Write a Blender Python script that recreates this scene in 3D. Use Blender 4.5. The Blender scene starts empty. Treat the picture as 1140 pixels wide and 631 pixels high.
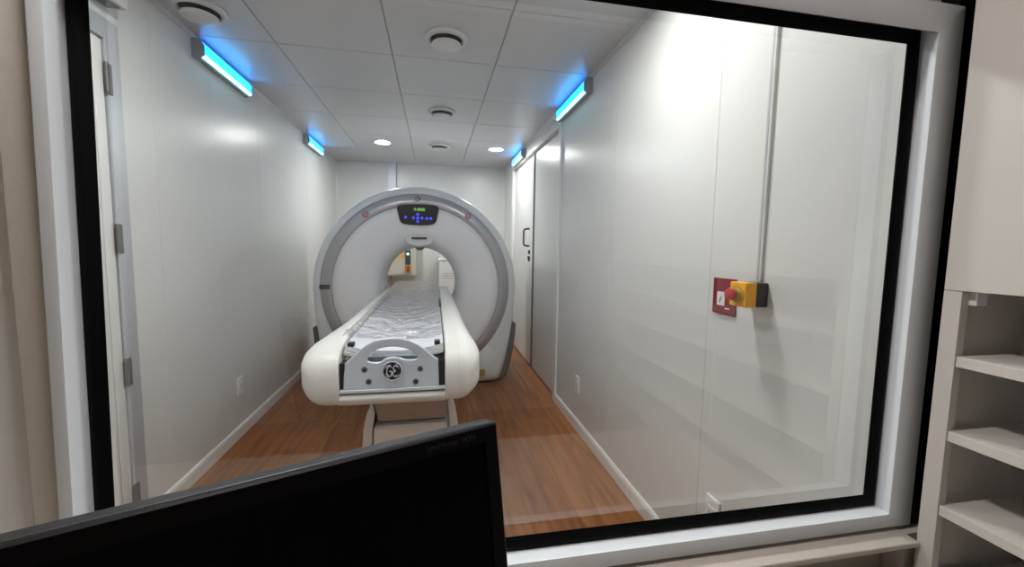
import bpy, bmesh, math, random
from mathutils import Vector, Matrix, noise
PI = math.pi
random.seed(4)
S = bpy.context.scene
C = S.collection

# ------------------------------------------------------------------ camera, world, exposure
CAM = Vector((0, 0, 1.35))
yaw, pitch, roll, FPX = .1894, .0884, .0159, 453.06
fw = Vector((math.sin(yaw)*math.cos(pitch), math.cos(yaw)*math.cos(pitch), -math.sin(pitch)))
rt = Vector((math.cos(yaw), -math.sin(yaw), 0)); up = rt.cross(fw)
r2 = rt*math.cos(roll) + up*math.sin(roll); u2 = up*math.cos(roll) - rt*math.sin(roll)
cam = bpy.data.objects.new('camera', bpy.data.cameras.new('camera')); C.objects.link(cam)
M_ = Matrix((r2, u2, -fw)).transposed().to_4x4(); M_.translation = CAM
cam.matrix_world = M_
cam.data.sensor_width = 36; cam.data.lens = 36*FPX/1140; cam.data.clip_start = .01
S.camera = cam
S.view_settings.view_transform = 'Standard'; S.view_settings.look = 'None'
S.view_settings.exposure = 0.0; S.view_settings.gamma = 1; S.view_settings.use_curve_mapping = False
W = bpy.data.worlds.new('world'); S.world = W; W.use_nodes = True
W.node_tree.nodes['Background'].inputs[0].default_value = (.9, .9, 1, 1)
W.node_tree.nodes['Background'].inputs[1].default_value = .02
LAMP = 250.0          # strength of the round ceiling lamps in the scan room
LAMP_CONTROL = 310.0  # strength of the lamp in the control room
UV_TUBE, UV_COVER = 5.0, 5.5

# ------------------------------------------------------------------ materials
def mat(name, col, rough=.5, metal=0, spec=.5, emit=None, es=0, coat=0, bump=0, bscale=60, var=0, vscale=3):
    m = bpy.data.materials.new(name); m.use_nodes = True
    nt = m.node_tree; p = nt.nodes['Principled BSDF']
    p.inputs['Base Color'].default_value = (*col, 1); p.inputs['Roughness'].default_value = rough
    p.inputs['Metallic'].default_value = metal; p.inputs['Specular IOR Level'].default_value = spec
    p.inputs['Coat Weight'].default_value = coat
    if emit: p.inputs['Emission Color'].default_value = (*emit, 1); p.inputs['Emission Strength'].default_value = es
    tc = nt.nodes.new('ShaderNodeTexCoord')
    if var:
        n = nt.nodes.new('ShaderNodeTexNoise'); n.inputs['Scale'].default_value = vscale; n.inputs['Detail'].default_value = 4
        nt.links.new(tc.outputs['Object'], n.inputs['Vector'])
        mx = nt.nodes.new('ShaderNodeMix'); mx.data_type = 'RGBA'
        mx.inputs['A'].default_value = (*[c*(1-var) for c in col], 1); mx.inputs['B'].default_value = (*[min(1, c*(1+var)) for c in col], 1)
        nt.links.new(n.outputs['Fac'], mx.inputs['Factor']); nt.links.new(mx.outputs['Result'], p.inputs['Base Color'])
    if bump:
        n = nt.nodes.new('ShaderNodeTexNoise'); n.inputs['Scale'].default_value = bscale
        nt.links.new(tc.outputs['Object'], n.inputs['Vector'])
        b = nt.nodes.new('ShaderNodeBump'); b.inputs['Strength'].default_value = bump; b.inputs['Distance'].default_value = .01
        nt.links.new(n.outputs['Fac'], b.inputs['Height']); nt.links.new(b.outputs['Normal'], p.inputs['Normal'])
    return m

M = dict(
 wall=mat('painted_panel', (.72, .725, .71), .30, spec=.5, var=.02, vscale=2, bump=.02, bscale=3),
 ceil=mat('ceiling_panel', (.54, .54, .56), .33, spec=.45, var=.03),
 seam=mat('panel_joint', (.42, .42, .42), .6),
 ctrl=mat('beige_wall_paint', (.56, .52, .47), .7, bump=.05),
 white=mat('white_paint', (.78, .78, .76), .35),
 base=mat('baseboard_paint', (.82, .80, .77), .4),
 alu=mat('aluminium_profile', (.55, .57, .60), .38, metal=.35),
 frame=mat('window_frame_metal', (.72, .76, .81), .28, metal=.0, var=.03),
 rubber=mat('black_gasket', (.0018, .0018, .0022), .65, spec=.1),
 dark=mat('dark_gap', (.02, .02, .02), .7),
 hinge=mat('hinge_metal', (.16, .15, .14), .45, metal=.5),
 g_white=mat('scanner_white', (.86, .86, .89), .38, var=.01),
 g_rim=mat('scanner_rim', (.76, .79, .81), .28, coat=.2),
 g_ring=mat('scanner_silver', (.46, .465, .49), .33, metal=.55, coat=.3),
 g_dark=mat('scanner_dark_grey', (.13, .135, .14), .5),
 g_bore=mat('bore_lining', (.66, .66, .67), .4),
 cream=mat('table_cover_cream', (.85, .84, .81), .38),
 beige=mat('pedestal_beige', (.42, .35, .28), .6),
 silver=mat('bracket_silver', (.74, .79, .90), .3, metal=.5),
 bolt=mat('bolt_grey', (.12, .13, .16), .45, metal=.3),
 black=mat('black_plastic', (.012, .012, .014), .4),
 pad=mat('grey_pad', (.78, .79, .84), .5, bump=.2, bscale=25),
 navy=mat('display_black', (.004, .005, .015), .45, spec=.25),
 blue=mat('button_blue', (.02, .02, .5), .4, emit=(.05, .08, 1), es=.9),
 green=mat('digits_green', (.1, .5, .1), .4, emit=(.35, .9, .15), es=.9),
 red=mat('red_plastic', (.55, .02, .03), .35),
 plate=mat('dark_red_plate', (.21, .004, .014), .35),
 yellow=mat('yellow_plastic', (1, .45, .008), .4),
 yel2=mat('label_yellow', (.55, .38, .05), .5),
 orange=mat('orange_plastic', (.75, .20, .03), .4),
 lamp=mat('lamp_glow', (1, 1, 1), .5, emit=(1, .985, .965), es=LAMP),
 lamp2=mat('lamp_glow_warm', (1, 1, 1), .5, emit=(1, .955, .915), es=LAMP_CONTROL),
 tube=mat('tube_glow', (1, 1, 1), .5, emit=(.22, .80, 1), es=UV_TUBE),
 cover=mat('cyan_cover_glow', (.2, .7, .9), .4, emit=(.0, .25, 1), es=UV_COVER),
 lampbody=mat('lamp_housing', (.28, .31, .34), .45),
 diff=mat('vent_white', (.62, .63, .63), .45),
 lbl=mat('label_white', (.8, .8, .8), .5),
 cab=mat('cabinet_laminate', (.62, .59, .56), .5, bump=.03, bscale=40),
 scr=mat('screen_black', (.002, .002, .003), .3, spec=.1),
 bez=mat('monitor_plastic', (.007, .007, .009), .42),
 bez_shade=mat('monitor_plastic_shaded', (.003, .003, .004), .5, spec=.15),  # same plastic as the casing, front shade put into a darker, duller copy
 ink=mat('faint_print', (.018, .018, .02), .5),
 box=mat('box_beige', (.62, .58, .47), .5),
 led=mat('indicator_lit', (.5, 1, .8), .5, emit=(.6, 1, .8), es=3),
 teal=mat('switch_panel_dark', (.01, .05, .05), .4),
 desk=mat('desk_laminate', (.55, .50, .45), .45),
 socket=mat('socket_white', (.85, .85, .83), .35),
)
def wood():
    m = bpy.data.materials.new('wood_planks'); m.use_nodes = True; nt = m.node_tree; N = nt.nodes; L = nt.links
    p = N['Principled BSDF']; p.inputs['Roughness'].default_value = .38; p.inputs['Specular IOR Level'].default_value = .22
    tc = N.new('ShaderNodeTexCoord'); mp = N.new('ShaderNodeMapping'); mp.inputs['Rotation'].default_value = (0, 0, PI/2)
    L.new(tc.outputs['Object'], mp.inputs['Vector'])
    br = N.new('ShaderNodeTexBrick'); br.inputs['Scale'].default_value = 1
    br.inputs['Brick Width'].default_value = 1.22; br.inputs['Row Height'].default_value = .18; br.inputs['Mortar Size'].default_value = .0008
    br.inputs['Color1'].default_value = (.27, .10, .030, 1); br.inputs['Color2'].default_value = (.35, .14, .048, 1); br.inputs['Mortar'].default_value = (.12, .045, .015, 1)
    L.new(mp.outputs[0], br.inputs['Vector'])
    m2 = N.new('ShaderNodeMapping'); m2.inputs['Scale'].default_value = (13, 1.2, 1); L.new(tc.outputs['Object'], m2.inputs['Vector'])
    n = N.new('ShaderNodeTexNoise'); n.inputs['Scale'].default_value = 1.6; n.inputs['Detail'].default_value = 6; n.inputs['Distortion'].default_value = .8
    L.new(m2.outputs[0], n.inputs['Vector'])
    cr = N.new('ShaderNodeValToRGB'); cr.color_ramp.elements[0].position = .3; cr.color_ramp.elements[0].color = (.62, .60, .58, 1)
    cr.color_ramp.elements[1].position = .7; cr.color_ramp.elements[1].color = (1.2, 1.2, 1.2, 1); L.new(n.outputs['Fac'], cr.inputs[0])
    mx = N.new('ShaderNodeMix'); mx.data_type = 'RGBA'; mx.blend_type = 'MULTIPLY'; mx.inputs['Factor'].default_value = 1
    L.new(br.outputs['Color'], mx.inputs['A']); L.new(cr.outputs[0], mx.inputs['B']); L.new(mx.outputs['Result'], p.inputs['Base Color'])
    return m
M['wood'] = wood()
def thin_glass(name, ior, gain, rough=0.0, tint=(1, 1, 1), bump=0):
    m = bpy.data.materials.new(name); m.use_nodes = True; nt = m.node_tree; N = nt.nodes; L = nt.links
    N.remove(N['Principled BSDF']); out = N['Material Output']
    t = N.new('ShaderNodeBsdfTransparent'); t.inputs[0].default_value = (*tint, 1)
    g = N.new('ShaderNodeBsdfGlossy'); g.inputs['Roughness'].default_value = rough
    f = N.new('ShaderNodeFresnel'); f.inputs[0].default_value = ior
    ge = N.new('ShaderNodeNewGeometry')
    a = N.new('ShaderNodeMath'); a.operation = 'SUBTRACT'; a.inputs[0].default_value = 1; L.new(ge.outputs['Backfacing'], a.inputs[1])
    b = N.new('ShaderNodeMath'); b.operation = 'MULTIPLY'; L.new(a.outputs[0], b.inputs[0]); L.new(f.outputs[0], b.inputs[1])
    c = N.new('ShaderNodeMath'); c.operation = 'MULTIPLY'; c.use_clamp = True; c.inputs[1].default_value = gain; L.new(b.outputs[0], c.inputs[0])
    mx = N.new('ShaderNodeMixShader'); L.new(c.outputs[0], mx.inputs[0]); L.new(t.outputs[0], mx.inputs[1]); L.new(g.outputs[0], mx.inputs[2])
    L.new(mx.outputs[0], out.inputs[0])
    if bump:
        tc = N.new('ShaderNodeTexCoord'); n = N.new('ShaderNodeTexNoise'); n.inputs['Scale'].default_value = 18; n.inputs['Detail'].default_value = 5
        n.inputs['Distortion'].default_value = 1.5
        L.new(tc.outputs['Object'], n.inputs['Vector'])
        bp = N.new('ShaderNodeBump'); bp.inputs['Strength'].default_value = bump; bp.inputs['Distance'].default_value = .02
        L.new(n.outputs['Fac'], bp.inputs['Height']); L.new(bp.outputs[0], g.inputs['Normal']); L.new(bp.outputs[0], f.inputs['Normal'])
    return m
M['glass'] = thin_glass('window_glass', 1.75, 1.7, tint=(.97, .985, .975))
M['film'] = thin_glass('clear_plastic_film', 1.5, 1.3, rough=.10, tint=(.97, .975, .985), bump=.55)

# ------------------------------------------------------------------ helpers
def new_obj(name, me, m, parent=None, smooth=False):
    o = bpy.data.objects.new(name, me); C.objects.link(o)
    if m and not me.materials: me.materials.append(M[m] if isinstance(m, str) else m)
    if parent:
        o.parent = parent
        o.matrix_parent_inverse = Matrix.Identity(4)
        w = Vector((0, 0, 0)); q = parent
        while q: w += q.location; q = q.parent
        me.transform(Matrix.Translation(-w))       # the shapes are written in room coordinates
    if smooth:
        for p in me.polygons: p.use_smooth = True
    return o
def fin(name, bm, m, parent=None, smooth=False, angle=None):
    bmesh.ops.recalc_face_normals(bm, faces=bm.faces)
    me = bpy.data.meshes.new(name); bm.to_mesh(me); bm.free()
    o = new_obj(name, me, m, parent, smooth)
    if smooth and angle:
        me.set_sharp_from_angle(angle=math.radians(angle))
    return o
def empty(name, loc, label, cat, group=None):
    o = bpy.data.objects.new(name, None); C.objects.link(o); o.location = loc; o.empty_display_size = .05
    return tag(o, label, cat, group)
def tag(o, label=None, cat=None, group=None, kind=None):
    if label: o['label'] = label
    if cat: o['category'] = cat
    if group: o['group'] = group
    if kind: o['kind'] = kind
    return o
def BM(): return bmesh.new()
def box(bm, lo, hi, bev=0, seg=2):
    r = bmesh.ops.create_cube(bm, size=1)
    vs = r['verts']
    for v in vs: v.co = Vector([lo[i] + (hi[i]-lo[i])*(v.co[i]+.5) for i in range(3)])
    if bev:
        es = {e for v in vs for e in v.link_edges}
        bmesh.ops.bevel(bm, geom=list(es), offset=bev, segments=seg, profile=.5, affect='EDGES')
    return vs
def bx(name, lo, hi, m, parent=None, bev=0, **k):
    bm = BM(); box(bm, lo, hi, bev); return fin(name, bm, m, parent, **k)
def struct(o): o['kind'] = 'structure'; return o
def cyl(bm, p0, p1, r0, r1=None, seg=24, caps=True):
    p0, p1 = Vector(p0), Vector(p1); r1 = r0 if r1 is None else r1
    d = (p1-p0); q = d.to_track_quat('Z', 'Y').to_matrix().to_4x4()
    bmesh.ops.create_cone(bm, cap_ends=caps, segments=seg, radius1=r0, radius2=r1, depth=d.length,
                          matrix=Matrix.Translation((p0+p1)/2) @ q)
def lathe(bm, prof, org, axis='Y', seg=96, closed=False):
    """prof: (radius, position along the axis)"""
    rings = []
    for r, t in prof:
        ring = []
        for k in range(seg):
            a = 2*PI*k/seg
            if axis == 'Y': c = (org[0]+r*math.cos(a), org[1]+t, org[2]+r*math.sin(a))
            elif axis == 'X': c = (org[0]+t, org[1]+r*math.cos(a), org[2]+r*math.sin(a))
            else: c = (org[0]+r*math.cos(a), org[1]+r*math.sin(a), org[2]+t)
            ring.append(bm.verts.new(c))
        rings.append(ring)
    n = len(rings)
    for i in range(n if closed else n-1):
        a, b = rings[i], rings[(i+1) % n]
        for k in range(seg): bm.faces.new((a[k], a[(k+1) % seg], b[(k+1) % seg], b[k]))
    return rings
def loft(bm, loops, caps=True):
    rs = [[bm.verts.new(c) for c in l] for l in loops]; n = len(rs[0])
    for a, b in zip(rs, rs[1:]):
        for k in range(n): bm.faces.new((a[k], a[(k+1) % n], b[(k+1) % n], b[k]))
    if caps: bm.faces.new(rs[0][::-1]); bm.faces.new(rs[-1])
def tube(bm, pts, r, seg=10, closed=False):
    pts = [Vector(p) for p in pts]; n = len(pts); rings = []; nrm = None
    for i, p in enumerate(pts):
        a = pts[i-1] if (i or closed) else p; b = pts[(i+1) % n] if (i < n-1 or closed) else p
        t = (b-a).normalized()
        if nrm is None: nrm = t.orthogonal().normalized()
        nrm = (nrm - t*nrm.dot(t)).normalized(); bi = t.cross(nrm)
        rr = r[i] if isinstance(r, (list, tuple)) else r
        rings.append([bm.verts.new(p+nrm*rr*math.cos(2*PI*k/seg)+bi*rr*math.sin(2*PI*k/seg)) for k in range(seg)])
    for i in range(n if closed else n-1):
        a, b = rings[i], rings[(i+1) % n]
        for k in range(seg): bm.faces.new((a[k], a[(k+1) % seg], b[(k+1) % seg], b[k]))
    if not closed: bm.faces.new(rings[0][::-1]); bm.faces.new(rings[-1])
def plate(name, outlines, thick, mtx, m, parent=None, bev=0, smooth_pts=False):
    """a flat shape with holes, drawn in its own x,y plane, given a thickness and moved by mtx"""
    cu = bpy.data.curves.new(name, 'CURVE'); cu.dimensions = '2D'; cu.fill_mode = 'BOTH'
    cu.extrude = max(thick/2-bev, .0001); cu.bevel_depth = bev; cu.bevel_resolution = 2
    for o in outlines:
        sp = cu.splines.new('POLY'); sp.points.add(len(o)-1)
        for i, (x, y) in enumerate(o): sp.points[i].co = (x, y, 0, 1)
        sp.use_cyclic_u = True
    t = bpy.data.objects.new('t', cu); me = bpy.data.meshes.new_from_object(t)
    bpy.data.objects.remove(t); bpy.data.curves.remove(cu)
    me.name = name; me.transform(mtx); me.materials.clear()
    return new_obj(name, me, m, parent)
def text(name, body, size, mtx, m, parent=None, thick=.0006, align='CENTER', shear=0):
    cu = bpy.data.curves.new(name, 'FONT'); cu.body = body; cu.size = size; cu.extrude = thick/2
    cu.align_x = align; cu.align_y = 'CENTER'; cu.shear = shear
    t = bpy.data.objects.new('t', cu); me = bpy.data.meshes.new_from_object(t)
    bpy.data.objects.remove(t); bpy.data.curves.remove(cu)
    me.name = name; me.transform(mtx); me.materials.clear()
    return new_obj(name, me, m, parent)
def plane_mtx(org, xd, yd):
    xd = Vector(xd).normalized(); yd = Vector(yd).normalized(); z = xd.cross(yd)
    m = Matrix((xd, yd, z)).transposed().to_4x4(); m.translation = Vector(org); return m
def catmull(pts, n=5, closed=True):
    out = []; k = len(pts)
    for i in range(k if closed else k-1):
        g = lambda j: Vector(pts[j % k]) if closed else Vector(pts[max(0, min(k-1, j))])
        p0, p1, p2, p3 = g(i-1), g(i), g(i+1), g(i+2)
        for s in range(n):
            t = s/n
            out.append(.5*((2*p1)+(p2-p0)*t+(2*p0-5*p1+4*p2-p3)*t*t+(3*p1-p0-3*p2+p3)*t**3))
    if not closed: out.append(Vector(pts[-1]))
    return out
def copy_tree(o, parent=None):
    c = o.copy(); C.objects.link(c)
    if parent: c.parent = parent
    for ch in list(o.children): copy_tree(ch, c)
    return c

# ------------------------------------------------------------------ the rooms
XL, XR, YB, H = -1.34, 1.048, 6.11, 2.512
YF0, YF1 = .75, .80
struct(bx('floor', (-1.6, -1.8, -.1), (2.2, 6.3, 0), 'wood'))
struct(bx('wall_back', (XL-.1, YB, 0), (XR+.2, YB+.1, H), 'wall'))
struct(bx('wall_control_back', (-1.6, -1.8, 0), (2.2, -1.7, H), 'ctrl'))
struct(bx('wall_control_left', (-1.6, -1.7, 0), (-1.5, YF0, H), 'ctrl'))
struct(bx('wall_control_right', (1.62, -1.7, 0), (1.72, YF0, H), 'ctrl'))
# ceiling of square panels with narrow joints
bm = BM(); xs = [XL-.1, -.905, -.25, .385, XR+.1]; ys = [YF1+.0, 1.44, 2.08, 2.70, 3.345, 3.98, 4.61, 5.235, 5.86, YB+.1]
for i in range(4):
    for j in range(len(ys)-1):
        box(bm, (xs[i]+.0025, ys[j]+.0025, H), (xs[i+1]-.0025, ys[j+1]-.0025, H+.02), .0015, 1)
struct(fin('ceiling', bm, 'ceil'))
struct(bx('trim_1', (XL-.1, YF1, H+.012), (XR+.1, YB+.1, H+.06), 'seam'))        # the void above the panel joints
struct(bx('ceiling_control', (-1.6, -1.8, H), (2.2, YF1, H+.08), 'ctrl'))

# left wall: panels with faint joints, and an opening behind the door
bm = BM()
for a, b in ((YF1, 2.335), (2.3365, 3.54), (3.5415, 4.75), (4.7515, YB)):
    box(bm, (XL-.1, a, 0), (XL, b, H), .0008, 1)
struct(fin('wall_left', bm, 'wall'))
# right wall, with a doorway for the double door between y 3.40 and 5.50
bm = BM()
for a, b in ((YF1, 1.400), (1.4015, 2.35), (2.3515, 3.34)):
    box(bm, (XR, a, 0), (XR+.1, b, H), .0008, 1)
box(bm, (XR, 3.34, 2.375), (XR+.1, 5.55, H)); box(bm, (XR, 5.55, 0), (XR+.1, YB, H))
struct(fin('wall_right', bm, 'wall'))
# wall with the viewing window
OX0, OX1, OZ0, OZ1 = -.549, 1.042, .745, 1.835
bm = BM()
box(bm, (-1.6, YF0, 0), (OX0+.002, YF1, H)); box(bm, (OX1+.004, YF0, 0), (2.2, YF1, H))
box(bm, (OX0-.012, YF0, 0), (OX1+.004, YF1, OZ0-.01)); box(bm, (OX0-.012, YF0, OZ1+.01), (OX1+.004, YF1, H))
struct(fin('wall_front', bm, 'white'))

# baseboards with a rounded top
def baseboard(name, x0, y0, x1, y1, nx, ny):
    prof = [(0, 0), (.014, 0), (.014, .062), (.010, .076), (.004, .082), (0, .082)]
    bm = BM(); loft(bm, [[(x+nx*t, y+ny*t, z) for t, z in prof] for x, y in ((x0, y0), (x1, y1))])
    return struct(fin(name, bm, 'base'))
baseboard('baseboard_left', XL, 2.11, XL, YB, 1, 0)
baseboard('baseboard_right', XR, YF1, XR, 3.33, -1, 0)
baseboard('baseboard_back', XL+.014, YB, XR-.014, YB, 0, -1)
# corner coves
bm = BM()
for x, s in ((XL, 1), (XR, -1)):
    loft(bm, [[(x, y, H), (x+s*.018, y, H), (x+s*.014, y, H-.006), (x+s*.006, y, H-.014), (x, y, H-.018)] for y in (YF1, YB)])
struct(fin('trim_2', bm, 'ceil'))
bm = BM()
for x, s in ((XL, 1), (XR, -1)):
    loft(bm, [[(x, YB, z), (x+s*.02, YB, z), (x+s*.006, YB-.006, z), (x, YB-.02, z)] for z in (.083, H-.019)])
struct(fin('trim_3', bm, 'wall'))

# ------------------------------------------------------------------ viewing window
win = struct(empty('window_1', (.25, YF0, OZ0), None, None))
def rect_loop(x0, x1, z0, z1, y): return [Vector((x0-.004, y, z0)), Vector((x1, y, z0)), Vector((x1, y, z1)), Vector((x0+.014, y, z1))]
def frame_ring(name, loops, m, parent, bev=0):
    bm = BM(); rs = [[bm.verts.new(c) for c in l] for l in loops]; n = len(rs)
    for i in range(n):
        a, b = rs[i], rs[(i+1) % n]
        for k in range(4): bm.faces.new((a[k], a[(k+1) % 4], b[(k+1) % 4], b[k]))
    if bev:
        bmesh.ops.bevel(bm, geom=[e for e in bm.edges], offset=bev, segments=2, profile=.5, affect='EDGES')
    return fin(name, bm, m, parent, smooth=bool(bev), angle=40)
frame_ring('window_frame', [rect_loop(OX0, OX1, OZ0, OZ1, YF0+.02), rect_loop(OX0, OX1, OZ0, OZ1, YF0-.002),
                            rect_loop(-.542, 1.022, .755, 1.805, .703), rect_loop(-.562, 1.088, .722, 1.865, .703),
                            rect_loop(-.562, 1.088, .722, 1.865, YF0), rect_loop(OX0-.01, OX1+.003, OZ0-.008, OZ1+.008, YF0+.02)], 'frame', win, bev=.0025)
frame_ring('gasket', [rect_loop(OX0+.001, OX1-.001, OZ0+.001, OZ1-.001, .748), rect_loop(OX0+.012, OX1-.012, OZ0+.010, OZ1-.012, .744),
                      rect_loop(-.520, 1.012, .774, 1.803, .752), rect_loop(-.528, 1.022, .762, 1.815, .762),
                      rect_loop(OX0+.004, OX1-.002, OZ0+.004, OZ1-.003, .768)], 'rubber', win, bev=.002)
bx('pane', (-.543, .770, .75), (1.040, .778, 1.83), 'glass', win)
# beige strip beside the frame and the ledge under it
struct(bx('trim_4', (-.612, .722, .3), (-.564, .75, 2.3), 'ctrl', bev=.004))
struct(bx('window_sill', (-.62, .662, .701), (1.0585, .75, .7135), 'desk', bev=.003))['kind'] = 'structure'
struct(bx('trim_5', (-.612, .738, .12), (1.058, .75, .6995), 'ctrl'))

struct(bx('gap_shade_strip', (1.089, .715, .714), (1.14, .75, 2.2), 'rubber'))  # black strip added to paint the dark gap between frame and cabinet
struct(bx('trim_7', (1.0590, .69, .3), (1.14, .75, .7125), 'ctrl'))

# ------------------------------------------------------------------ doors
d1 = struct(empty('door_1', (XL, 2.0, 0), None, None))
bx('door_leaf', (XL+.001, 1.13, .01), (XL+.012, 2.016, 2.165), 'white', d1, bev=.003)
bm = BM(); box(bm, (XL+.001, 2.02, 0), (XL+.022, 2.10, 2.255), .003); box(bm, (XL+.001, 1.02, 2.172), (XL+.022, 2.02, 2.255), .003)
box(bm, (XL+.001, 1.02, 0), (XL+.022, 1.12, 2.172), .003)
fin('door_frame', bm, 'alu', d1)
bx('leaf_molding', (XL+.012, 1.955, .02), (XL+.019, 1.985, 2.15), 'white', d1, bev=.003)
for z in (.205, .78, 1.36, 2.015):
    bm = BM(); box(bm, (XL+.020, 2.006, z-.062), (XL+.026, 2.044, z+.062), .002); cyl(bm, (XL+.026, 2.012, z-.062), (XL+.026, 2.012, z+.062), .006, seg=12)
    fin('hinge', bm, 'hinge', d1)
db = empty('wall_box', (XL, 1.93, 2.3), 'pale grey box on the left wall, directly above the hinged door', 'wall box')
bx('housing', (XL+.001, 1.72, 2.315), (XL+.075, 2.09, 2.43), 'diff', db, bev=.01)
bx('underside_strip', (XL+.012, 1.76, 2.309), (XL+.06, 2.06, 2.318), 'g_dark', db, bev=.002)  # dark grey strip along the underside of the box

d2 = struct(empty('door_2', (XR, 4.4, 0), None, None))
bx('door_leaf', (XR+.028, 4.392, .012), (XR+.062, 5.49, 2.362), 'white', d2, bev=.004)
bx('door_leaf', (XR+.028, 3.402, .012), (XR+.062, 4.372, 2.362), 'wall', d2, bev=.004)
bm = BM(); box(bm, (XR+.045, 3.38, 0), (XR+.08, 5.52, 2.376)); fin('door_rebate', bm, 'dark', d2)
bm = BM(); box(bm, (XR-.016, 3.335, 0), (XR+.10, 3.398, H-.02), .004)
box(bm, (XR-.006, 3.398, 2.376), (XR+.004, 5.56, 2.425), .003); box(bm, (XR-.010, 5.49, 0), (XR+.10, 5.56, 2.43), .004)
fin('door_frame', bm, 'white', d2)
bm = BM(); box(bm, (XR+.016, 4.366, .012), (XR+.040, 4.398, 2.362), .002); fin('meeting_edge', bm, 'hinge', d2)
bm = BM(); hz0, hz1, hy = 1.37, 1.565, 4.60
tube(bm, [(XR+.03, hy, hz0), (XR-.01, hy, hz0), (XR-.03, hy+.01, hz0+.01), (XR-.036, hy+.012, hz0+.03), (XR-.036, hy+.012, hz1-.03), (XR-.03, hy+.01, hz1-.01), (XR-.01, hy, hz1), (XR+.03, hy, hz1)], .011)
fin('door_handle', bm, 'black', d2, smooth=True)
bm = BM(); cyl(bm, (XR+.03, hy-.03, 1.30), (XR+.012, hy-.03, 1.30), .022); cyl(bm, (XR+.03, hy-.03, 1.235), (XR+.006, hy-.03, 1.235), .018); box(bm, (XR+.012, hy-.038, 1.195), (XR+.03, hy-.022, 1.235), .003)
fin('lock', bm, 'black', d2)

# ------------------------------------------------------------------ ceiling lamps
def downlight(x, y, z, label, m='lamp', group='round ceiling downlights'):
    t = empty('ceiling_light', (x, y, z), label, 'ceiling light', group)
    bm = BM(); lathe(bm, [(.092, .0), (.094, -.004), (.088, -.008), (.078, -.007), (.076, -.001)], (x, y, z), 'Z', 40, True); fin('rim', bm, 'diff', t, smooth=True)
    bm = BM(); cyl(bm, (x, y, z-.005), (x, y, z-.001), .077, seg=40); fin('diffuser', bm, m, t)
    return t
downlight(-.571, 4.915, H, 'left one of the two lit round ceiling lights above the scanner')
downlight(.721, 4.915, H, 'right one of the two lit round ceiling lights, nearer the double door')
downlight(-.571, 1.55, H, 'lit round ceiling light just inside the window, on the left wall side')
downlight(.580, 1.55, H, 'lit round ceiling light just inside the window, on the right wall side')
downlight(-.25, .50, H, 'warm round ceiling light over the control desk', 'lamp2', 'control room ceiling light')

# wall-mounted cyan lamps
def uv_lamp(x, s, y0, y1, label):
    z0, z1 = 2.396, 2.492
    t = empty('wall_lamp', (x, (y0+y1)/2, z0), label, 'wall lamp', 'cyan tube lamps on the side walls')
    sec = lambda y: [(x+s*.001, y, z0), (x+s*.034, y, z0-.004), (x+s*.04, y, z0+.01), (x+s*.018, y, z0+.02), (x+s*.018, y, z1-.006), (x+s*.036, y, z1-.004), (x+s*.036, y, z1), (x+s*.001, y, z1)]
    bm = BM(); loft(bm, [sec(y0+.012), sec(y1-.012)]); fin('housing', bm, 'lampbody', t)
    for a, b in ((y0, y0+.014), (y1-.014, y1)):
        cap = lambda y: [(x+s*.001, y, z0-.004), (x+s*.036, y, z0-.006), (x+s*.062, y, z0+.012), (x+s*.062, y, z1-.03), (x+s*.040, y, z1+.003), (x+s*.001, y, z1+.003)]
        bm = BM(); loft(bm, [cap(a), cap(b)]); fin('end_cap', bm, 'lampbody', t)
    cv = lambda y: [(x+s*.019, y, z0+.026), (x+s*.050, y, z0+.030), (x+s*.058, y, z1-.028), (x+s*.040, y, z1-.002), (x+s*.019, y, z1-.007)]
    bm = BM(); loft(bm, [cv(y0+.016), cv(y1-.016)]); fin('cover', bm, 'cover', t)
    bm = BM(); cyl(bm, (x+s*.044, y0+.016, z0+.016), (x+s*.044, y1-.016, z0+.016), .0115, seg=16); fin('tube', bm, 'tube', t, smooth=True)
uv_lamp(XL, 1, 2.69, 3.34, 'nearer of the two cyan-lit tube lamps on the left wall')
uv_lamp(XL, 1, 4.68, 5.28, 'farther, smaller-looking cyan-lit tube lamp high on the left wall')
uv_lamp(XR, -1, 2.69, 3.36, 'nearer of the two cyan-lit tube lamps on the right wall')
uv_lamp(XR, -1, 4.72, 5.32, 'farther cyan-lit tube lamp on the right wall, above the double door')

# ceiling air valves
def vent(x, y, label):
    t = empty('ceiling_vent', (x, y, H), label, 'ceiling vent', 'round ceiling air vents')
    bm = BM(); lathe(bm, [(.088, 0), (.118, 0), (.120, -.006), (.112, -.016), (.094, -.022), (.088, -.016)], (x, y, H), 'Z', 48, True); fin('rim', bm, 'diff', t, smooth=True)
    bm = BM(); cyl(bm, (x, y, H-.004), (x, y, H-.0005), .088, seg=40); fin('throat', bm, 'dark', t)
    bm = BM(); lathe(bm, [(.0005, -.050), (.045, -.050), (.075, -.047), (.083, -.042), (.080, -.036), (.0005, -.034)], (x, y, H), 'Z', 48); fin('disc', bm, 'diff', t, smooth=True)
    bm = BM(); cyl(bm, (x, y, H-.036), (x, y, H-.003), .012, seg=12); fin('stem', bm, 'dark', t)
vent(.068, 2.42, 'largest-looking round ceiling vent, nearest the window on the middle row')
vent(.066, 3.69, 'round ceiling vent in the middle of the row of three')
vent(.060, 4.92, 'farthest round ceiling vent, between the two lit ceiling lights')
vent(-1.15, 2.40, 'round ceiling vent close to the left wall, beside the near cyan lamp')

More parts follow.
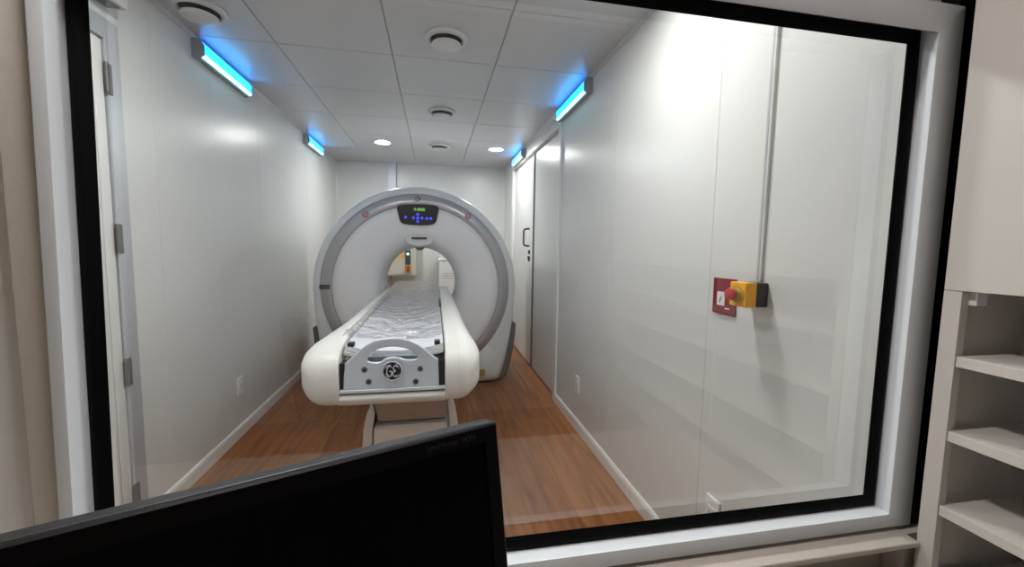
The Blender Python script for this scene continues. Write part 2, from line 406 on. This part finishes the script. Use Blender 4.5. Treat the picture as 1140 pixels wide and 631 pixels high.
# ------------------------------------------------------------------ sockets and switches
def socket(x, s, y, z, label):
    t = empty('wall_socket', (x, y, z), label, 'wall socket', 'white wall sockets')
    bx('cover_plate', (x+s*.0 if s > 0 else x-.009, y-.037, z-.06), (x+.009 if s > 0 else x, y+.037, z+.06), 'socket', t, bev=.003)
    a = x+s*.008; b = x+s*.012
    bx('socket_insert', (min(a, b), y-.022, z-.024), (max(a, b), y+.022, z+.024), 'lbl', t, bev=.002)
    bm = BM()
    for dy in (-.01, .01): cyl(bm, (x+s*.0125, y+dy, z), (x+s*.0115, y+dy, z), .003, seg=10)
    cyl(bm, (x+s*.0125, y, z-.006), (x+s*.0115, y, z-.006), .003, seg=10); fin('pin_hole', bm, 'dark', t)
socket(XL, 1, 3.08, .357, 'white socket low on the left wall')
socket(XR, -1, 2.80, .345, 'white socket low on the right wall near the double door')
socket(XR, -1, 1.30, .352, 'white socket low on the right wall at the bottom edge of the window')

# conduit, red plate, emergency stop
cd = empty('cable_conduit', (XR, 1.15, 1.25), 'thin grey cable conduit running down the right wall to the emergency stop', 'conduit')
bx('channel', (XR-.010, 1.141, 1.252), (XR, 1.159, H-.02), 'diff', cd, bev=.002)
bx('cover_strip', (XR-.0115, 1.150, 1.256), (XR-.0095, 1.1595, H-.02), 'alu', cd, bev=.001)
rp = empty('red_switch_plate', (XR, 1.308, 1.184), 'dark red plate with a small white label, on the right wall behind the yellow box', 'switch plate')
bx('cover_plate', (XR-.009, 1.250, 1.118), (XR, 1.366, 1.250), 'plate', rp, bev=.003)
bx('paper_label', (XR-.0105, 1.300, 1.150), (XR-.009, 1.340, 1.200), 'lbl', rp)
plate('printed_mark', [[(0, 0), (.006, .012), (.003, .012), (.012, .03), (.009, .016), (.012, .016), (.004, 0)]], .0006, plane_mtx((XR-.0109, 1.328, 1.160), (0, -1, 0), (0, 0, 1)), 'dark', rp)
bx('printed_line', (XR-.0096, 1.275, 1.139), (XR-.0088, 1.297, 1.143), 'lbl', rp)
es = empty('emergency_stop', (XR, 1.15, 1.21), 'yellow and black emergency stop box with a red mushroom button, on the right wall', 'emergency stop')
bx('back_box', (1.004, 1.115, 1.172), (XR, 1.185, 1.249), 'black', es, bev=.004)
fb = bx('front_box', (.964, 1.114, 1.171), (1.005, 1.186, 1.250), 'yellow', es, bev=.004)
bm = BM(); lathe(bm, [(.0005, 0), (.028, 0), (.028, -.003), (.020, -.003), (.019, -.010), (.0005, -.010)], (.964, 1.15, 1.211), 'X', 32); fin('collar', bm, 'yel2', es, smooth=True, angle=40)
bm = BM(); lathe(bm, [(.0005, -.008), (.011, -.008), (.012, -.018), (.019, -.020), (.021, -.026), (.019, -.033), (.010, -.036), (.0005, -.037)], (.964, 1.15, 1.211), 'X', 32); fin('push_button', bm, 'red', es, smooth=True, angle=50)

# ------------------------------------------------------------------ things on the back wall
bt = empty('cable_trunking', (-.585, YB, 2), 'pale grey vertical cable duct on the back wall, rising from behind the scanner', 'cable duct')
bx('channel', (-.64, YB-.05, 1.605), (-.53, YB, H-.001), 'frame', bt, bev=.004)
bx('cover_edge', (-.526, YB-.02, 1.605), (-.517, YB, H-.001), 'seam', bt)
eb = empty('electrical_cabinet', (-.48, YB, .95), 'beige electrical box on the back wall, seen through the scanner opening', 'electrical box')
bx('housing', (-.78, 5.86, .93), (-.247, YB, 1.60), 'box', eb, bev=.006)
bx('door', (-.765, 5.852, .95), (-.262, 5.864, 1.585), 'box', eb, bev=.003)
plate('warning_sign', [[(-.065, -.05), (.065, -.05), (.0, .065)]], .003, plane_mtx((-.475, 5.8495, 1.235), (1, 0, 0), (0, 0, 1)), 'yellow', eb, bev=.0008)
sp = bx('indicator_panel', (-.395, 5.83, 1.09), (-.325, 5.853, 1.29), 'teal', eb, bev=.004)
bm = BM(); cyl(bm, (-.36, 5.82, 1.235), (-.36, 5.835, 1.235), .016); fin('lit_lamp', bm, 'led', sp)
sw = bx('main_switch', (-.40, 5.826, .985), (-.32, 5.853, 1.075), 'orange', eb, bev=.005)
bx('lever', (-.368, 5.805, .995), (-.350, 5.83, 1.065), 'black', sw, bev=.003)
cb = empty('cable_bundle', (-.6, 6.0, .6), 'dark pinkish duct below the beige electrical box, behind the scanner', 'cable duct')
bx('duct', (-.70, 5.93, .0), (-.61, 6.09, .928), 'beige', cb, bev=.01)
bx('clip', (-.705, 5.925, .6), (-.605, 5.95, .63), 'hinge', cb, bev=.002)
pc = empty('power_cabinet', (.25, 5.7, 0), 'white floor cabinet behind the scanner, seen through its opening on the right', 'cabinet')
bx('body', (.06, 5.55, .03), (.55, 6.05, 1.155), 'white', pc, bev=.012)
bx('lid', (.052, 5.542, 1.155), (.558, 6.058, 1.18), 'white', pc, bev=.006)
for z in (.98, .95, .92): bx('vent_slot', (.12, 5.546, z), (.30, 5.552, z+.008), 'seam', pc)
for x in (.1, .51):
    for y in (5.6, 6.0): bx('foot', (x-.03, y-.03, 0), (x+.03, y+.03, .032), 'dark', pc)

# ------------------------------------------------------------------ the scanner
GX, GZ, GY = -.146, .966, 3.845
gan = empty('ct_scanner', (GX, 4.3, 0), 'large white ring-shaped CT scanner gantry with a silver band, standing on the wood floor', 'scanner')
def outline(r, a):
    """body outline: a circle above, straight flanks drawing in to the floor below"""
    c, s = math.cos(a), math.sin(a)
    pts = [(r, 0.0), (r*.985, -.30), (r*.955, -.52), (r*.90, -.78), (r*.85, -.915), (r*.80, -.945), (0, -.945)]
    if s >= 0: return r*c, r*s
    ac = abs(c)
    for (x1, z1), (x2, z2) in zip(pts, pts[1:]):
        # intersect the ray t*(ac, s) with the edge
        dx, dz = x2-x1, z2-z1; den = ac*dz - s*dx
        if abs(den) < 1e-9: continue
        t = (x1*dz - z1*dx)/den; u = (x1*s - z1*ac)/den if False else ((t*ac-x1)/dx if abs(dx) > abs(dz) else (t*s-z1)/dz)
        if t > 0 and -1e-6 <= u <= 1+1e-6: return (t*ac*(1 if c >= 0 else -1), t*s)
    return r*c, r*s
NS = 160
def oloop(k, y, r=.925):       # k blends between the ring circle (0) and the outline (1)
    out = []
    for i in range(NS):
        a = 2*PI*i/NS; ox, oz = outline(r, a); cx, cz = .856*math.cos(a), .856*math.sin(a)
        out.append((GX+cx+(ox-cx)*k, y, GZ+cz+(oz-cz)*k))
    return out
bm = BM()
ls = [oloop(0, GY+.030), oloop(.02, GY+.024), oloop(.45, GY+.030), oloop(.80, GY+.042), oloop(.95, GY+.062), oloop(1, GY+.10),
      oloop(1, GY+.45), oloop(1, GY+.80), oloop(.93, GY+.87), oloop(.7, GY+.90), oloop(0, GY+.91)]
loft(bm, ls, caps=False)
shell = fin('outer_shell', bm, 'g_rim', gan, smooth=True, angle=50)
bm = BM(); lathe(bm, [(.856, GY+.91), (.5, GY+.915), (.42, GY+.86), (.37, GY+.72)], (GX, 0, GZ), 'Y', 96); fin('rear_cover', bm, 'g_white', gan, smooth=True)
# front face and flared bore
BX, BZ = -.132, .985
def face_loop(r, y, k):        # centre drifts from the bore axis to the ring centre
    return [(BX+(GX-BX)*k+r*math.cos(2*PI*i/NS), y, BZ+(GZ-BZ)*k+r*math.sin(2*PI*i/NS)) for i in range(NS)]
bm = BM(); loft(bm, [face_loop(.752, GY+.012, 1), face_loop(.748, GY+.004, 1), face_loop(.68, GY-.006, .9), face_loop(.56, GY+.004, .6), face_loop(.47, GY+.030, .3),
                     face_loop(.41, GY+.072, .1), face_loop(.376, GY+.13, 0), face_loop(.360, GY+.20, 0), face_loop(.352, GY+.30, 0)], caps=False)
front = fin('front_cover', bm, 'g_white', gan, smooth=True)
bm = BM(); lathe(bm, [(.352, GY+.30), (.350, GY+.40), (.350, GY+.55), (.356, GY+.64), (.37, GY+.72)], (BX, 0, BZ), 'Y', 96)
fin('bore_lining', bm, 'g_bore', gan, smooth=True)
bm = BM(); lathe(bm, [(.3505, GY+.42), (.347, GY+.425), (.347, GY+.455), (.3505, GY+.46)], (BX, 0, BZ), 'Y', 96); fin('scan_window', bm, 'lbl', gan, smooth=True)
bm = BM(); lathe(bm, [(.750, GY+.012), (.752, GY-.004), (.760, GY-.010), (.800, GY-.006), (.840, GY+.008), (.852, GY+.018), (.858, GY+.030)], (GX, 0, GZ), 'Y', 128)
ring = fin('accent_ring', bm, 'g_ring', gan, smooth=True)
# control panel under the top of the ring
pcx = -.143
out = catmull([(-.172, .075), (-.05, .092), (.05, .092), (.172, .078), (.168, 0), (.150, -.062), (.10, -.080), (0, -.086), (-.10, -.080), (-.150, -.062), (-.168, 0)], 4)
cp = plate('control_panel', [[(p[0], p[1]) for p in out]], .03, plane_mtx((pcx, GY-.012, 1.628), (1, 0, 0), (0, 0, 1)), 'navy', gan, bev=.004)
bx('display', (pcx-.055, GY-.0295, 1.66), (pcx+.07, GY-.027, 1.693), 'dark', cp)
text('digits', '0 8000', .034, plane_mtx((pcx+.012, GY-.031, 1.676), (1, 0, 0), (0, 0, 1)), 'green', cp, thick=.0008)
for dx, dz in ((-.112, -.01), (-.042, -.014), (-.004, -.014), (.034, -.014), (.076, -.016), (.112, -.016), (-.004, .018), (-.004, -.046)):
    bm = BM(); lathe(bm, [(.0005, -.003), (.010, -.003), (.013, -.0015), (.013, .002)], (pcx+dx, GY-.0275, 1.616+dz), 'Y', 16); fin('button', bm, 'blue', cp, smooth=True)
# monogram badges
def badge(x, y, z, r, parent, tilt=0):
    c, s = math.cos(tilt), math.sin(tilt)
    o = Vector((x, y, z)); U = Vector((1, 0, 0)); V = Vector((0, s, c)); Nn = Vector((0, -c, s))
    P = lambda a, b, d=0: o+U*a*r+V*b*r+Nn*d*r
    bm = BM(); 
    cyl(bm, P(0, 0, 0), P(0, 0, .12), r, seg=40)
    b = fin('badge', bm, 'black' , parent)
    bm = BM(); tube(bm, [P(.93*math.cos(a), .93*math.sin(a), .13) for a in [2*PI*k/40 for k in range(40)]], .06*r, 8, True); fin('badge_rim', bm, 'frame', b, smooth=True)
    bm = BM()
    G = [(-.10, .40), (-.26, .52), (-.44, .36), (-.52, 0), (-.44, -.38), (-.24, -.52), (-.09, -.36), (-.08, -.02), (-.28, -.02)]
    E = [(.46, .40), (.30, .52), (.13, .42), (.11, .18), (.30, .03), (.10, -.10), (.04, -.32), (.20, -.52), (.47, -.42)]
    for g in (G, E):
        tube(bm, [P(q[0], q[1], .15) for q in catmull([(a, b_, 0) for a, b_ in g], 4, False)], .055*r, 6)
    for k in range(4):
        a0 = k*PI/2+PI/4
        tube(bm, [P((.72+.06*math.sin(3*t))*math.cos(a0+t), (.72+.06*math.sin(3*t))*math.sin(a0+t), .14) for t in [-.5+.1*i for i in range(11)]], [.01*r+.035*r*math.sin(PI*i/10) for i in range(11)], 6)
    fin('monogram', bm, 'silver', b, smooth=True)
    return b
badge(-.147, GY-.012, 1.778, .033, gan)
for x, z in ((-.601, 1.622), (.309, 1.632)):
    bm = BM(); cyl(bm, (x, GY+.004, z), (x, GY-.012, z), .026, seg=28); b = fin('indicator_light', bm, 'lbl', gan)
    bm = BM(); lathe(bm, [(.016, -.012), (.018, -.017), (.026, -.017), (.028, -.010)], (x, GY, z), 'Y', 28, True); fin('red_rim', bm, 'red', b, smooth=True)
    bm = BM(); cyl(bm, (x, GY-.012, z), (x, GY-.016, z), .009, seg=16); fin('lens', bm, 'g_dark', b)
# alignment light housing above the bore
hs = catmull([(-.115, .0), (-.09, .035), (0, .045), (.09, .035), (.115, 0), (.10, -.045), (.05, -.06), (0, -.066), (-.05, -.06), (-.10, -.045)], 4)
ah = plate('alignment_housing', [[(p[0], p[1]) for p in hs]], .05, plane_mtx((-.133, GY+.030, 1.412), (1, 0, 0), (0, .35, 1)), 'g_bore', gan, bev=.008)
bx('slot', (-.205, GY-.012, 1.412), (-.065, GY+.0, 1.430), 'dark', ah, bev=.002)
bm = BM(); lathe(bm, [(.0005, -.022), (.03, -.020), (.045, -.006), (.045, .02)], (-.133, GY+.062, 1.352), 'Y', 24); fin('camera_lens', bm, 'g_dark', ah, smooth=True)
# labels
nl = plate('ring_label', [[(-.047, -.018), (.047, -.018), (.047, .022), (-.047, .022)]], .003, plane_mtx((GX-.806, GY-.008, .972), (1, .0, 0), (0, 0, 1)), 'black', gan)
bx('label_line', (GX-.842, GY-.0105, .970), (GX-.772, GY-.0092, .974), 'hinge', nl)
yl = bx('rating_label', (.375, GY+.016, .095), (.488, GY+.040, .160), 'yel2', gan)
bx('print_line', (.385, GY+.0150, .118), (.478, GY+.0165, .124), 'hinge', yl); bx('print_line', (.385, GY+.0150, .136), (.46, GY+.0165, .142), 'hinge', yl)
# dark side feet
for s in (-1, 1):
    prof = []
    for z in (.60, .585, .45, .30, .15, .06, .03):
        a = math.atan2(z-GZ, 1); lo = None
        # flank x at this height
        ptz = [(.925, 0.0), (.911, -.30), (.883, -.52), (.8325, -.78), (.786, -.915), (.74, -.945)]
        q = z-GZ
        for (x1, z1), (x2, z2) in zip(ptz, ptz[1:]):
            if z2 <= q <= z1: lo = x1+(x2-x1)*(q-z1)/(z2-z1)
        prof.append((lo if lo else .75, z))
    th = [.03, .052, .060, .068, .07, .066, .06]
    def pl(y, g): return [(GX+s*(x-.01), y, z) for x, z in prof]+[(GX+s*(x+t*g), y, z) for (x, z), t in reversed(list(zip(prof, th)))]
    bm = BM(); loft(bm, [pl(GY+.10, .5), pl(GY+.125, 1), pl(GY+.72, 1), pl(GY+.76, .3)]); fin('side_foot', bm, 'g_dark', gan)
bm = BM(); box(bm, (GX-.70, GY+.10, 0), (GX+.70, GY+.80, .03)); fin('base_plate', bm, 'dark', gan)
# faint red alignment marks where the laser leaves the bore edge

# ------------------------------------------------------------------ the patient table
tb = empty('patient_table', (-.16, 2.8, 0), 'white patient table with a silver arched handle, leading into the scanner ring', 'patient table')
def rail(xi, xo, s):
    # s = side the rail bulges to; stations along y: (y, top, bottom, extra outward, inset)
    st = [(1.742, .790, .715, -.045, .0), (1.748, .835, .690, -.015, 0), (1.765, .872, .678, .010, 0), (1.80, .898, .672, .028, 0), (1.86, .916, .672, .034, 0), (1.95, .926, .675, .030, 0),
          (2.10, .930, .685, .018, 0), (2.4, .931, .70, .006, 0), (2.9, .931, .71, .002, 0), (3.78, .931, .72, -.010, 0), (3.90, .931, .86, -.026, 0), (4.30, .931, .885, -.030, 0)]
    if s < 0: st = [(y, a, b, e+(.028 if y < 2 else (.018 if y < 2.2 else 0)), q) for y, a, b, e, q in st]
    loops = []
    for y, zt, zb, ex, _ in st:
        x1 = xo+s*ex; w = abs(x1-xi); h = zt-zb; r = min(w*.75, h*.45); n = 8; ri = .012
        pts = [(xi, zb)]
        for k in range(n+1):
            a = -PI/2+(PI/2)*k/n; pts.append((x1-s*r+s*r*math.cos(a), zb+r+r*math.sin(a)))
        for k in range(n+1):
            a = (PI/2)*k/n; pts.append((x1-s*r*.85+s*r*.85*math.cos(a), zt-r*.55+r*.55*math.sin(a)))
        for k in range(4):
            a = PI/2+(PI/2)*k/3; pts.append((xi+s*ri+s*ri*math.cos(a), zt-ri+ri*math.sin(a)))
        loops.append([(px, y, pz) for px, pz in pts])
    bm = BM(); loft(bm, loops); return fin('side_rail', bm, 'cream', tb, smooth=True, angle=55)
rail(-.392, -.492, -1); rail(.046, .172, 1)
# end cover between the rails
prof = [(1.80, .672), (1.764, .674), (1.752, .690), (1.750, .708), (1.758, .720), (1.80, .722)]
bm = BM(); loft(bm, [[(x, y, z) for y, z in prof] for x in (-.3915, .0455)]); fin('end_cover', bm, 'cream', tb, smooth=True, angle=50)
bx('end_joint', (-.390, 1.768, .7225), (.044, 1.80, .7275), 'black', tb)
bx('end_strip', (-.391, 1.752, .7285), (.045, 1.80, .742), 'frame', tb, bev=.002)
bx('table_body', (-.39, 1.83, .70), (.044, 3.86, .85), 'cream', tb, bev=.01)
for x0, x1 in ((-.390, -.368), (.017, .044)):
    bx('end_block', (x0, 1.765, .743), (x1, 1.83, .855), 'black', tb, bev=.004)  # black blocks filling the gaps beside the handle plate
# cradle and pad (moves into the bore)
def trough(z, half, th, y0, y1, sag, cx=-.174):
    lo = []
    n = 14
    for y in (y0, y1):
        top = [(cx-half+2*half*k/n, y, z+sag*((2*k/n-1)**2)) for k in range(n+1)]
        bot = [(x, yy, zz-th) for x, yy, zz in reversed(top)]
        lo.append(top+bot)
    bm = BM(); loft(bm, lo); return bm
cr = fin('cradle', trough(.862, .212, .014, 1.825, 4.66, .028, -.172), 'lbl', tb, smooth=True, angle=40)
pd = fin('pad', trough(.886, .210, .020, 1.835, 4.60, .028, -.171), 'pad', tb, smooth=True, angle=40)
for x0, x1 in ((-.372, -.345), (.0, .026)): bx('pad_clamp', (x0, 1.835, .905), (x1, 1.875, .925), 'black', tb, bev=.004)
bx('rail_mark', (.0335, 2.95, .905), (.0475, 3.30, .934), 'black', tb, bev=.002)
# the arched handle plate
o1 = [(-.370, .747), (-.369, .80), (-.366, .850), (-.352, .864), (-.333, .880), (-.312, .900), (-.286, .922), (-.250, .941), (-.215, .949), (-.180, .951), (-.142, .949), (-.105, .939), (-.070, .921), (-.045, .902), (-.022, .882), (-.004, .866), (.012, .852), (.014, .80), (.015, .747)]
h1 = catmull([(-.284, .862), (-.276, .887), (-.250, .908), (-.215, .920), (-.178, .924), (-.140, .919), (-.105, .908), (-.078, .890), (-.066, .868), (-.082, .856), (-.125, .857), (-.150, .866), (-.178, .870), (-.205, .864), (-.225, .850), (-.264, .850)], 3)
Z0 = .747; tl = .10
mt = plane_mtx((0, 1.770, Z0), (1, 0, 0), (0, tl, 1))
hp = plate('handle_plate', [[(x, z-Z0) for x, z in o1], [(p[0], p[1]-Z0) for p in h1]], .024, mt, 'silver', tb, bev=.005)
for p in hp.data.polygons: p.use_smooth = True
hp.data.set_sharp_from_angle(angle=math.radians(35))
for x, z in ((-.290, .826), (-.060, .821), (-.273, .775), (-.079, .767)):
    y = 1.758+tl*(z-Z0)
    bm = BM(); cyl(bm, (x, y+.004, z), (x, y-.004, z), .012, seg=20); b = fin('bolt', bm, 'bolt', hp)
    bm = BM(); cyl(bm, (x, y-.0035, z), (x, y-.0050, z), .005, seg=6); fin('hex_recess', bm, 'black', b)
badge(-.176, 1.762, .817, .043, hp, tilt=.1)
# inner recess seen through the arch
bx('arch_recess', (-.285, 1.80, .80), (-.065, 1.85, .868), 'lampbody', tb, bev=.01)
# pedestal
def taper(name, x0, x1, X0, X1, z0, z1, y0, y1, Y0, Y1, m, bev=.006):
    bm = BM(); vs = box(bm, (0, 0, 0), (1, 1, 1))
    for v in vs:
        t = v.co.z
        v.co = Vector(((x0+(X0-x0)*t) if v.co.x < .5 else (x1+(X1-x1)*t), (y0+(Y0-y0)*t) if v.co.y < .5 else (y1+(Y1-y1)*t), z0+(z1-z0)*t))
    if bev: bmesh.ops.bevel(bm, geom=list(bm.edges), offset=bev, segments=2, affect='EDGES')
    return fin(name, bm, m, tb)
taper('upper_housing', -.272, .058, -.308, .074, .480, .71, 2.03, 3.50, 1.97, 3.56, 'beige')
taper('lower_housing', -.292, .060, -.290, .062, .08, .468, 2.0, 3.55, 2.0, 3.55, 'cream')
bx('housing_gap', (-.270, 2.06, .462), (.056, 3.5, .486), 'dark', tb)
for pts in ([(-.300, .575), (-.318, .53), (-.334, .45), (-.340, .36), (-.335, .20), (-.330, .08), (-.296, .08), (-.302, .20), (-.306, .36), (-.304, .45), (-.292, .53)],
            [(.084, .585), (.100, .53), (.112, .45), (.118, .36), (.118, .20), (.116, .08), (.084, .08), (.086, .20), (.088, .36), (.084, .45), (.072, .585)]):
    plate('lift_arm', [[(x, z) for x, z in pts]], .05, plane_mtx((0, 2.03, 0), (1, 0, 0), (0, 0, 1)), 'white', tb, bev=.006)
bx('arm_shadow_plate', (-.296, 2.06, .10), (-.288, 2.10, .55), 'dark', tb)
bx('base_plinth', (-.37, 1.92, 0), (.15, 3.80, .08), 'g_dark', tb, bev=.01)
# wrinkled clear film over the pad
bm = BM(); nx, ny = 44, 200; x0, x1, y0, y1 = -.405, .034, 1.90, 4.45; vs = []
for j in range(ny+1):
    y = y0+(y1-y0)*j/ny
    for i in range(nx+1):
        x = x0+(x1-x0)*i/nx; u = (x+.174)/.2
        z = .905+.022*min(1.2, u*u)
        if x < -.385: z = .934
        z += .010*(noise.noise(Vector((x*9, y*11, 1.7)))+.4)+.006*noise.noise(Vector((x*26, y*30, 5)))
        f = max(0, (y-3.0)/1.4); z += .020*f*abs(math.sin(y*11+3*x+2.1*math.sin(y*4)))*(1-.5*abs(u)) + .045*max(0, (y-3.9)/.5)*max(0, 1-(u+.25)**2)
        vs.append(bm.verts.new((x, y, max(z, .893+.028*min(1, u*u))+.006)))
for j in range(ny):
    for i in range(nx): bm.faces.new((vs[j*(nx+1)+i], vs[j*(nx+1)+i+1], vs[(j+1)*(nx+1)+i+1], vs[(j+1)*(nx+1)+i]))
pf = fin('plastic_sheet', bm, 'film', smooth=True)
md = pf.modifiers.new('solid', 'SOLIDIFY'); md.thickness = .0008; md.offset = 1
tag(pf, 'wrinkled clear plastic sheet spread over the grey table pad', 'plastic sheet')

# ------------------------------------------------------------------ shelf cabinet on the right of the control room
CX = 1.06
cabn = empty('shelf_cabinet', (1.3, 0, 0), 'off-white laminate cabinet with a closed upper panel over open shelves, right of the window', 'cabinet')
bm = BM(); box(bm, (CX, -.75, 1.275), (CX+.02, .671, 2.49), .0015); fin('upper_panel', bm, 'cab', cabn)
bm = BM(); box(bm, (CX, .640, .02), (CX+.02, .671, 1.274), .001); fin('stile', bm, 'cab', cabn)
bm = BM(); box(bm, (CX+.02, .658, .02), (CX+.44, .671, 2.49), .001); fin('side_panel', bm, 'cab', cabn)
bm = BM(); box(bm, (CX+.44, -.75, .02), (CX+.455, .677, 2.49), .001); fin('back_panel', bm, 'cab', cabn)
bm = BM(); box(bm, (CX, -.77, .02), (CX+.455, -.75, 2.49), .001); fin('side_panel', bm, 'cab', cabn)
bm = BM(); box(bm, (CX+.0, -.75, 0), (CX+.455, .677, .02), .001); fin('bottom_panel', bm, 'cab', cabn)
bm = BM(); box(bm, (CX+.02, -.75, 1.276), (CX+.44, .658, 1.294), .001); fin('compartment_top', bm, 'cab', cabn)
for z in (1.140, .980, .815, .650, .485, .320, .155):
    bm = BM(); box(bm, (CX+.002, -.75, z-.022), (CX+.44, .6575 if False else .639, z), .001); fin('shelf', bm, 'cab', cabn)
for y in (.17,):
    bm = BM(); box(bm, (CX+.004, y-.009, .02), (CX+.44, y+.009, 1.275), .001); fin('divider', bm, 'cab', cabn)
bx('corner_bracket', (CX+.021, .628, 1.246), (CX+.05, .6575, 1.2755), 'lbl', cabn, bev=.002)

# desk under the window
dk = empty('control_desk', (.2, .4, 0), 'laminate control desk under the window, below the frame edge', 'desk')
bx('desktop', (-1.3, .02, .575), (1.03, .735, .60), 'desk', dk, bev=.003)
for x in (-1.28, 1.0): bx('desk_side', (x, .04, 0), (x+.02, .72, .575), 'desk', dk, bev=.002)

# ------------------------------------------------------------------ monitor in the foreground
ps, th = math.radians(21.5), math.radians(11)
U = Vector((math.cos(ps), math.sin(ps), 0)); nh = Vector((math.sin(ps), -math.cos(ps), 0))
V = -(nh*math.sin(th)+Vector((0, 0, -math.cos(th)))); Nm = U.cross(V)        # V up the screen, Nm towards the viewer
TR = Vector((.074, .470, 1.139)); WM, HM = .53, .325
O = TR-U*WM-V*HM                                                            # lower left front corner
mon = empty('computer_monitor', tuple(O+U*WM/2 - Nm*.06 + Vector((0, 0, .6-O.z))), 'large black computer monitor, switched off, in the foreground before the window', 'monitor')
def P(a, b, d): return O+U*a+V*b+Nm*d
def slab(name, a0, a1, b0, b1, d0, d1, m, parent, bev=0):
    bm = BM(); vs = box(bm, (a0, b0, d0), (a1, b1, d1), bev)
    for v in bm.verts: v.co = P(*v.co)
    return fin(name, bm, m, parent)
bm = BM()
o_ = [(0, 0), (WM, 0), (WM, HM), (0, HM)]; i_ = [(.016, .02), (WM-.016, .02), (WM-.016, HM-.020), (.016, HM-.020)]
rs = [[bm.verts.new(P(a, b, d)) for a, b in l] for l, d in ((o_, -.009), (o_, -.002), ([(a+(.002 if a < .1 else -.002), b+(.002 if b < .1 else -.002)) for a, b in o_], 0), (i_, -.001), (i_, -.005), (i_, -.009))]
for i in range(6):
    a, b = rs[i], rs[(i+1) % 6]
    for k in range(4): bm.faces.new((a[k], a[(k+1) % 4], b[(k+1) % 4], b[k]))
bez = fin('bezel', bm, 'bez_shade', mon)
slab('casing', .0, WM, .0, HM, -.032, -.0095, 'bez', mon, bev=.002)
slab('screen', .0155, WM-.0155, .0195, HM-.0195, -.0094, -.005, 'scr', mon)
bm = BM(); vs = box(bm, (.01, .01, -.062), (WM-.01, HM-.01, -.030))
for v in bm.verts:
    if v.co.z < -.05: v.co.x = WM/2+(v.co.x-WM/2)*.8; v.co.y = HM/2+(v.co.y-HM/2)*.78
bmesh.ops.bevel(bm, geom=list(bm.edges), offset=.004, segments=2, affect='EDGES')
for v in bm.verts: v.co = P(*v.co)
fin('rear_shell', bm, 'bez', mon)
text('brand_lettering', 'SyncMaster 943N', .0085, plane_mtx(P(WM-.060, HM-.0105, .0004), U, V), 'ink', bez, thick=.0004)
bm = BM(); c0 = P(WM/2, HM*.42, -.064); base = Vector((c0.x, c0.y, .605))
tube(bm, [c0+Nm*.012, c0-Nm*.02, Vector((c0.x, c0.y, .85))-Nm*.025, base-Nm*.02], [.03, .03, .026, .034], 20); fin('neck', bm, 'bez', mon, smooth=True)
bm = BM(); lathe(bm, [(.0005, .0), (.125, 0), (.13, .006), (.12, .012), (.04, .02), (.0005, .022)], (base.x, base.y, .6), 'Z', 48); fin('stand_base', bm, 'bez', mon, smooth=True)
